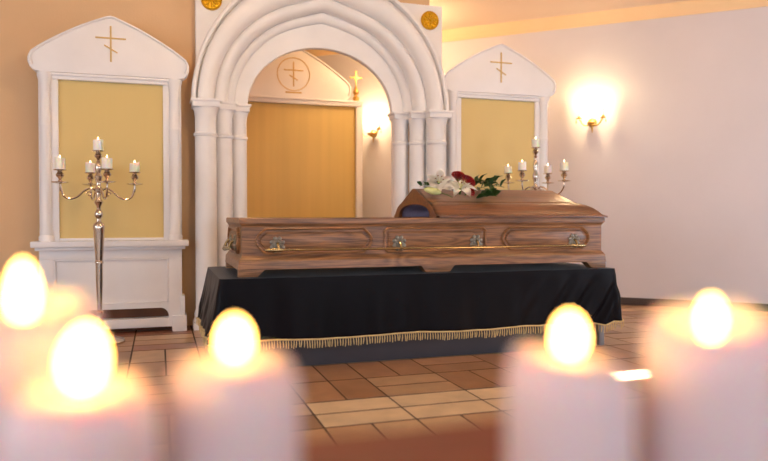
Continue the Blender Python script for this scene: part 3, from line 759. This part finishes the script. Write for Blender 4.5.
rose((1.612, 3.475, lidz(3.475)+0.082), (R_(55), R_(18), R_(0)), 1.25, 'dark red rose at the right, against the green leaves')
rose((1.598, 3.425, lidz(3.425)+0.050), (R_(62), R_(10), R_(10)), 0.95, 'small red rose lowest of the roses, beside the lily petals')
def sprig(loc, rz, L_, nleaf, ls, label, lift=0.05, seed=1):
    rnd = random.Random(seed)
    t = thing('leaf_sprig', label, 'foliage', loc, rz, 'green sprigs on the coffin lid')
    pts = [Vector((L_*u, 0.012*math.sin(3*u), lift*math.sin(PI*u*0.75))) for u in [k/8 for k in range(9)]]
    b = NB(); tube(b, pts, 0.002, 6); obj('stem', b, STEM, t)
    b = NB()
    for k in range(nleaf):
        u = (k+0.5)/nleaf; p = pts[min(8, int(u*8))]
        pb = petal_bm(ls*rnd.uniform(0.75, 1.15), ls*0.24, rnd.uniform(0.3, 1.0), 0.0008, cup=0.3)
        az = (1 if k % 2 else -1)*rnd.uniform(0.5, 1.5)
        merge(b, pb, T(*p) @ Rz(az) @ Matrix.Rotation(rnd.uniform(-0.9, 0.15), 4, 'Y') @ Matrix.Rotation(rnd.uniform(-0.7, 0.7), 4, 'X'))
    obj('leaves', b, LEAF, t, smooth=60)
sprig((1.630, 3.50, lidz(3.50)+0.020), R_(8), 0.13, 13, 0.064, 'leafy green sprig just right of the roses', 0.06, 3)
sprig((1.645, 3.42, lidz(3.42)+0.020), R_(-6), 0.12, 11, 0.066, 'green sprig drooping low over the front slope of the lid', 0.015, 8)
sprig((1.70, 3.56, lidz(3.56)+0.012), R_(6), 0.20, 9, 0.050, 'long thin green sprig reaching right to the candelabrum', 0.03, 5)
sprig((1.735, 3.465, lidz(3.465)+0.016), R_(25), 0.10, 10, 0.058, 'upright green sprig at the right end of the flowers', 0.09, 12)
sprig((1.44, 3.53, lidz(3.53)+0.022), R_(172), 0.08, 4, 0.048, 'short green sprig at the far left behind the lily bud', 0.03, 9)

# ------------------------------------------------------------------ candelabra
def candelabrum(loc, rz, zc, zs, label, R=0.212):
    t = thing('candelabrum', label, 'candelabrum', loc, rz, 'silver floor candelabra')
    k = zs/0.974
    b = NB(); lathe(b, [(0.135, 0), (0.135, 0.012), (0.128, 0.02), (0.09, 0.032), (0.05, 0.05), (0.028, 0.075), (0.02, 0.10), (0.026, 0.112), (0.018, 0.125)], 28); obj('base', b, SILVER, t)
    zz = zs-0.974*k
    b = NB(); lathe(b, [(r, z*k) for r, z in [(0.016, 0.12), (0.014, 0.16), (0.022, 0.17), (0.022, 0.18), (0.013, 0.19), (0.015, 0.24), (0.019, 0.36), (0.020, 0.45), (0.024, 0.455), (0.024, 0.462), (0.020, 0.468), (0.026, 0.56), (0.031, 0.645), (0.033, 0.66), (0.029, 0.675), (0.014, 0.69), (0.012, 0.705), (0.02, 0.715), (0.024, 0.73), (0.02, 0.745), (0.011, 0.758), (0.012, 0.775), (0.022, 0.79), (0.025, 0.80), (0.014, 0.815), (0.013, 0.85), (0.022, 0.858), (0.024, 0.872), (0.015, 0.885), (0.013, 0.91)]]+[(r, 0.91*k+(zc-0.91*k)*u) for r, u in ((0.02, 0.1), (0.022, 0.2), (0.012, 0.3), (0.018, 0.42), (0.018, 0.55), (0.009, 0.64))], 20); obj('stem', b, SILVER, t)
    def cup(b, x, y, z):       # z: where the candle sits
        lathe(b, [(0.006, -0.075), (0.012, -0.062), (0.007, -0.054), (0.010, -0.046), (0.020, -0.036), (0.022, -0.026), (0.012, -0.012), (0.016, -0.007), (0.032, -0.004), (0.034, 0.0), (0.030, 0.002), (0.0, 0.0)], 18, (x, y, z))
    b = NB(); cup(b, 0, 0, zc); obj('top_cup', b, SILVER, t)
    spots = [(0, 0, zc)]
    for q in range(4):
        a = PI/2*q; M = Rz(a)
        b = NB()
        z0 = 0.855*k; ze = zs-0.07
        K = [(0.008, z0-0.02), (0.014, z0+0.004), (0.042, z0+0.021), (0.076, z0+0.006), (0.110, z0-0.026), (0.146, z0-0.040), (0.180, z0-0.026), (R-0.006, z0+0.010), (R, ze), (R, ze+0.02)]
        pts = []
        for m_ in range(1, len(K)-2):
            p0, p1, p2, p3 = K[m_-1], K[m_], K[m_+1], K[m_+2]
            for q_ in range(4):
                u = q_/4
                pts.append(tuple(0.5*(2*p1[c]+(p2[c]-p0[c])*u+(2*p0[c]-5*p1[c]+4*p2[c]-p3[c])*u*u+(3*p1[c]-p0[c]-3*p2[c]+p3[c])*u**3) for c in (0, 1)))
        pts = [(x, 0, z) for x, z in pts+[K[-2]]]
        tube(b, pts, 0.0058, 8)
        cpts = [(0.05+0.016*math.cos(th)*(1-th/9), 0, z0-0.012+0.016*math.sin(th)*(1-th/9)) for th in [0.4*i for i in range(15)]]
        tube(b, cpts, 0.004, 6)
        b.transform(M); arm = obj('arm', b, SILVER, t)
        b = NB(); cup(b, R, 0, zs); lathe(b, [(0.005, -0.078), (0.040, -0.072), (0.046, -0.068), (0.044, -0.066), (0.008, -0.066)], 20, (R, 0, zs)); lathe(b, [(0, -0.12), (0.004, -0.11), (0.006, -0.095), (0.004, -0.078)], 8, (R, 0, zs)); b.transform(M); obj('candle_cup', b, SILVER, arm)
        spots.append((R*math.cos(a), R*math.sin(a), zs))
    out = []
    for (x, y, z) in spots:
        out.append((loc[0]+x*math.cos(rz)-y*math.sin(rz), loc[1]+x*math.sin(rz)+y*math.cos(rz), z))
    return out
def small_candle(loc, h, label, group, lean=0.0):
    t = thing('pillar_candle', label, 'candle', loc, random.uniform(0, 6), group)
    r = 0.0275
    b = bmesh.new(); seg = 20
    ringsz = [(r*0.97, 0.0, 0), (r, 0.003, 0), (r, h-0.006, 1), (r*0.96, h, 1), (r*0.85, h-0.001, 1), (r*0.55, h-0.005, 0.4), (0, h-0.006, 0)]
    RR = []
    for (q, z, w) in ringsz:
        if q == 0: RR.append([b.verts.new((0, 0, z))])
        else: RR.append([b.verts.new((q*math.cos(2*PI*k/seg), q*math.sin(2*PI*k/seg), z+w*lean*(math.cos(2*PI*k/seg)+0.3*math.cos(4*PI*k/seg+1)))) for k in range(seg)])
    for i in range(len(RR)-1):
        for k in range(seg):
            A, B = RR[i], RR[i+1]
            if len(B) == 1: b.faces.new((A[k], A[(k+1) % seg], B[0]))
            else: b.faces.new((A[k], A[(k+1) % seg], B[(k+1) % seg], B[k]))
    b.faces.new(RR[0][::-1]); bmesh.ops.recalc_face_normals(b, faces=b.faces[:]); obj('wax_body', b, WAXS, t)
    b = NB(); tube(b, [(0, 0, h-0.008), (0.001, 0, h+0.004)], 0.0012, 6); obj('wick', b, WICK, t)
    b = NB(); lathe(b, [(0, 0), (0.0035, 0.003), (0.0042, 0.006), (0.003, 0.011), (0, 0.017)], 12, (0, 0, h)); obj('flame', b, FLAMES, t)
# side-to-side axis of the picture in world space is (cos18, -sin18)
camaz = -math.radians(18.06)
sp = candelabrum((-0.323, 4.205, 0), camaz+R_(35), 1.088, 0.974, 'tall silver candelabrum standing in front of the left icon stand', 0.199)
gp = 'candles of the left candelabrum'
lab = ['white candle at the top centre of the left candelabrum', 'white candle on the outer right arm of the left candelabrum', 'white candle on the back arm, right of the left candelabrum stem', 'white candle on the outer left arm of the left candelabrum', 'white candle on the front arm, left of the left candelabrum stem']
# arms: 0 points right, 1 points away, 2 left, 3 towards the camera
lab[2], lab[4] = 'white candle on the back arm of the left candelabrum, just left of its stem', 'white candle on the front arm of the left candelabrum, just right of its stem'
hs = [0.062, 0.054, 0.056, 0.064, 0.060]; ln = [0.002, 0.007, 0.004, 0.002, 0.003]
for p, l, h, e in zip(sp, lab, hs, ln): small_candle(p, h, l, gp, e)
sp = candelabrum((2.525, 4.30, 0), camaz-R_(37), 1.202, 1.03, 'silver candelabrum rising behind the coffin lid at the right')
gp = 'candles of the right candelabrum'
lab = ['white candle at the top centre of the candelabrum behind the lid', 'white candle outermost right on the candelabrum behind the lid', 'white candle just right of the stem on the candelabrum behind the lid', 'white candle outermost left on the candelabrum behind the lid', 'white candle just left of the stem on the candelabrum behind the lid']
for p, l, h in zip(sp, lab, [0.060, 0.060, 0.058, 0.050, 0.058]): small_candle(p, h, l, gp, 0.002)

# ------------------------------------------------------------------ foreground table and candles
TT = 0.53
t = thing('wooden_table', 'low red brown wooden table in the foreground carrying the pillar candles', 'table', (0.2, 0.36, 0))
b = NB(); box(b, -0.75, 0.75, -0.215, 0.215, TT-0.028, TT, 0.004); obj('tabletop', b, TABLEW, t)
b = NB(); box(b, -0.70, 0.70, 0.175, 0.195, TT-0.11, TT-0.028); box(b, -0.70, 0.70, -0.195, -0.175, TT-0.11, TT-0.028); obj('apron', b, TABLEW, t)
for sx in (-0.70, 0.70):
    for sy in (-0.18, 0.18):
        b = NB(); box(b, sx-0.022, sx+0.022, sy-0.022, sy+0.022, 0, TT-0.028, 0.004); obj('leg', b, TABLEW, t)
def pillar(X, Y, r, drop, tilt, well, fw, fh, label, tdir=None, lean=0.0):
    h = 0.72-drop-TT
    t = thing('pillar_candle', label, 'candle', (X, Y, TT), 0, 'big pillar candles in the foreground')
    tdir = math.atan2(Y, X) if tdir is None else tdir
    b = bmesh.new(); seg = 40; RR = []
    for (q, z, w) in [(r*0.98, 0, 0), (r, 0.003, 0), (r, h*0.5, 0), (r, h-0.026, 0.7), (r*0.98, h-0.016, 0.85), (r*0.93, h-0.0085, 0.95), (r*0.85, h-0.003, 1), (r*0.75, h, 1), (r*0.68, h-0.15*well, 0.9), (r*0.5, h-0.7*well, 0.4), (r*0.28, h-0.95*well, 0), (0, h-well, 0)]:
        if q == 0: RR.append([b.verts.new((0, 0, z))])
        else: RR.append([b.verts.new((q*math.cos(2*PI*k/seg), q*math.sin(2*PI*k/seg), z+w*(tilt*(0.55+0.45*math.cos(2*PI*k/seg-tdir))+0.0012*math.sin(3*2*PI*k/seg)))) for k in range(seg)])
    for i in range(len(RR)-1):
        A, B = RR[i], RR[i+1]
        for k in range(seg):
            if len(B) == 1: b.faces.new((A[k], A[(k+1) % seg], B[0]))
            else: b.faces.new((A[k], A[(k+1) % seg], B[(k+1) % seg], B[k]))
    b.faces.new(RR[0][::-1]); bmesh.ops.recalc_face_normals(b, faces=b.faces[:]); obj('wax_body', b, WAX, t, smooth=60)
    z = h-well
    b = NB(); tube(b, [(0, 0, z-0.004), (0.0008, 0, z+0.006), (0.002, 0, z+0.011)], 0.0013, 6); obj('wick', b, WICK, t)
    b = NB(); lathe(b, [(0, 0), (0.28*fw, 0.06*fh), (0.44*fw, 0.2*fh), (0.5*fw, 0.40*fh), (0.47*fw, 0.60*fh), (0.35*fw, 0.80*fh), (0.17*fw, 0.94*fh), (0, fh)], 18)
    for v in b.verts: v.co.x += lean*(v.co.z/fh)**2
    b.transform(T(0, 0, z+0.003)); obj('flame', b, FLAME, t, smooth=60)
LEFT = camaz+PI
pillar(-0.083, 0.490, 0.048, 0.061, 0.011, 0.009, 0.015, 0.037, 'wide lit candle at the far left with a tall flame')
pillar(-0.039, 0.3915, 0.039, 0.0915, 0.003, 0.001, 0.019, 0.030, 'lit candle second from left, nearest the camera with lowest flame', None, 0.003)
pillar(0.0434, 0.4277, 0.040, 0.0885, 0.002, 0.0, 0.016, 0.022, 'lit candle left of centre, standing before the left end of the velvet cloth')
pillar(0.238, 0.364, 0.039, 0.0915, 0.012, -0.004, 0.016, 0.024, 'lit candle right of centre, before the right end of the velvet cloth', LEFT)
pillar(0.330, 0.348, 0.041, 0.071, 0.015, 0.009, 0.0125, 0.025, 'wide lit candle at the far right with its flame sunk behind a glowing rim')

# ------------------------------------------------------------------ light
def area(loc, target, sx, sy, energy, color):
    L = bpy.data.lights.new('daylight_lamp', 'AREA'); L.shape = 'RECTANGLE'; L.size = sx; L.size_y = sy; L.energy = energy; L.color = color
    o = bpy.data.objects.new('daylight_lamp', L); COL.objects.link(o); o.location = loc
    o.rotation_euler = (Vector(target)-Vector(loc)).to_track_quat('-Z', 'Y').to_euler(); return o
COOL = (0.74, 0.85, 1.0); WARM = (1.0, 0.69, 0.37)
area((-1.3, -3.05, 0.95), (0.2, 3, 0.3), 1.8, 1.2, 30, COOL)
area((2.5, -3.05, 0.95), (2.2, 3, 0.3), 2.2, 1.2, 46, COOL)
area((-3.25, 1.6, 1.2), (0, 2.6, 0.8), 1.6, 1.1, 34, COOL)
area((-3.25, -0.9, 1.2), (0, 0.6, 0.8), 1.4, 1.1, 22, COOL)
area((4.9, 1.1, 1.0), (3.0, 4.6, 0.3), 1.5, 1.2, 54, (0.74, 0.84, 1.0))  # added lamp, no opening behind it; stands in for light from outside
def overhead_light(x, y, z, e):
    L = bpy.data.lights.new('overhead light', 'POINT'); L.shadow_soft_size = 0.12; L.energy = e; L.color = WARM
    o = bpy.data.objects.new('overhead light', L); COL.objects.link(o); o.location = (x, y, z)
overhead_light(0.6, 3.0, 2.22, 24); overhead_light(2.9, 2.8, 2.22, 21); overhead_light(-1.2, 2.4, 2.2, 8)
overhead_light(1.9, 5.4, 2.1, 18)  # unseen lamp added behind the arch to brighten the inner wall
S = bpy.data.lights.new('sun', 'SUN'); S.energy = 260; S.angle = math.radians(0.53); S.color = (1.0, 0.95, 0.86)
so = bpy.data.objects.new('sun', S); COL.objects.link(so)
so.rotation_euler = Vector((-1, 0, -SLE)).to_track_quat('-Z', 'Y').to_euler()
w = bpy.data.worlds.new('World'); sc.world = w; w.use_nodes = True
bg = w.node_tree.nodes['Background']; bg.inputs['Color'].default_value = (0.75, 0.86, 1.0, 1); bg.inputs['Strength'].default_value = 1.0

# ------------------------------------------------------------------ camera
cd = bpy.data.cameras.new('camera'); co = bpy.data.objects.new('camera', cd); COL.objects.link(co)
cd.sensor_width = 36; cd.lens = 690*36/768
co.location = (0, 0, 0.72)
co.rotation_euler = (math.radians(90-1.2), 0, camaz)
cd.clip_start = 0.01
cd.dof.use_dof = True; cd.dof.focus_distance = 3.75; cd.dof.aperture_fstop = cd.lens/1000/0.020
sc.camera = co
sc.view_settings.view_transform = 'Standard'; sc.view_settings.look = 'None'; sc.view_settings.gamma = 1; sc.view_settings.exposure = 0.1
sc.view_settings.use_curve_mapping = False
sc.cycles.max_bounces = 8; sc.cycles.diffuse_bounces = 5; sc.cycles.sample_clamp_indirect = 8
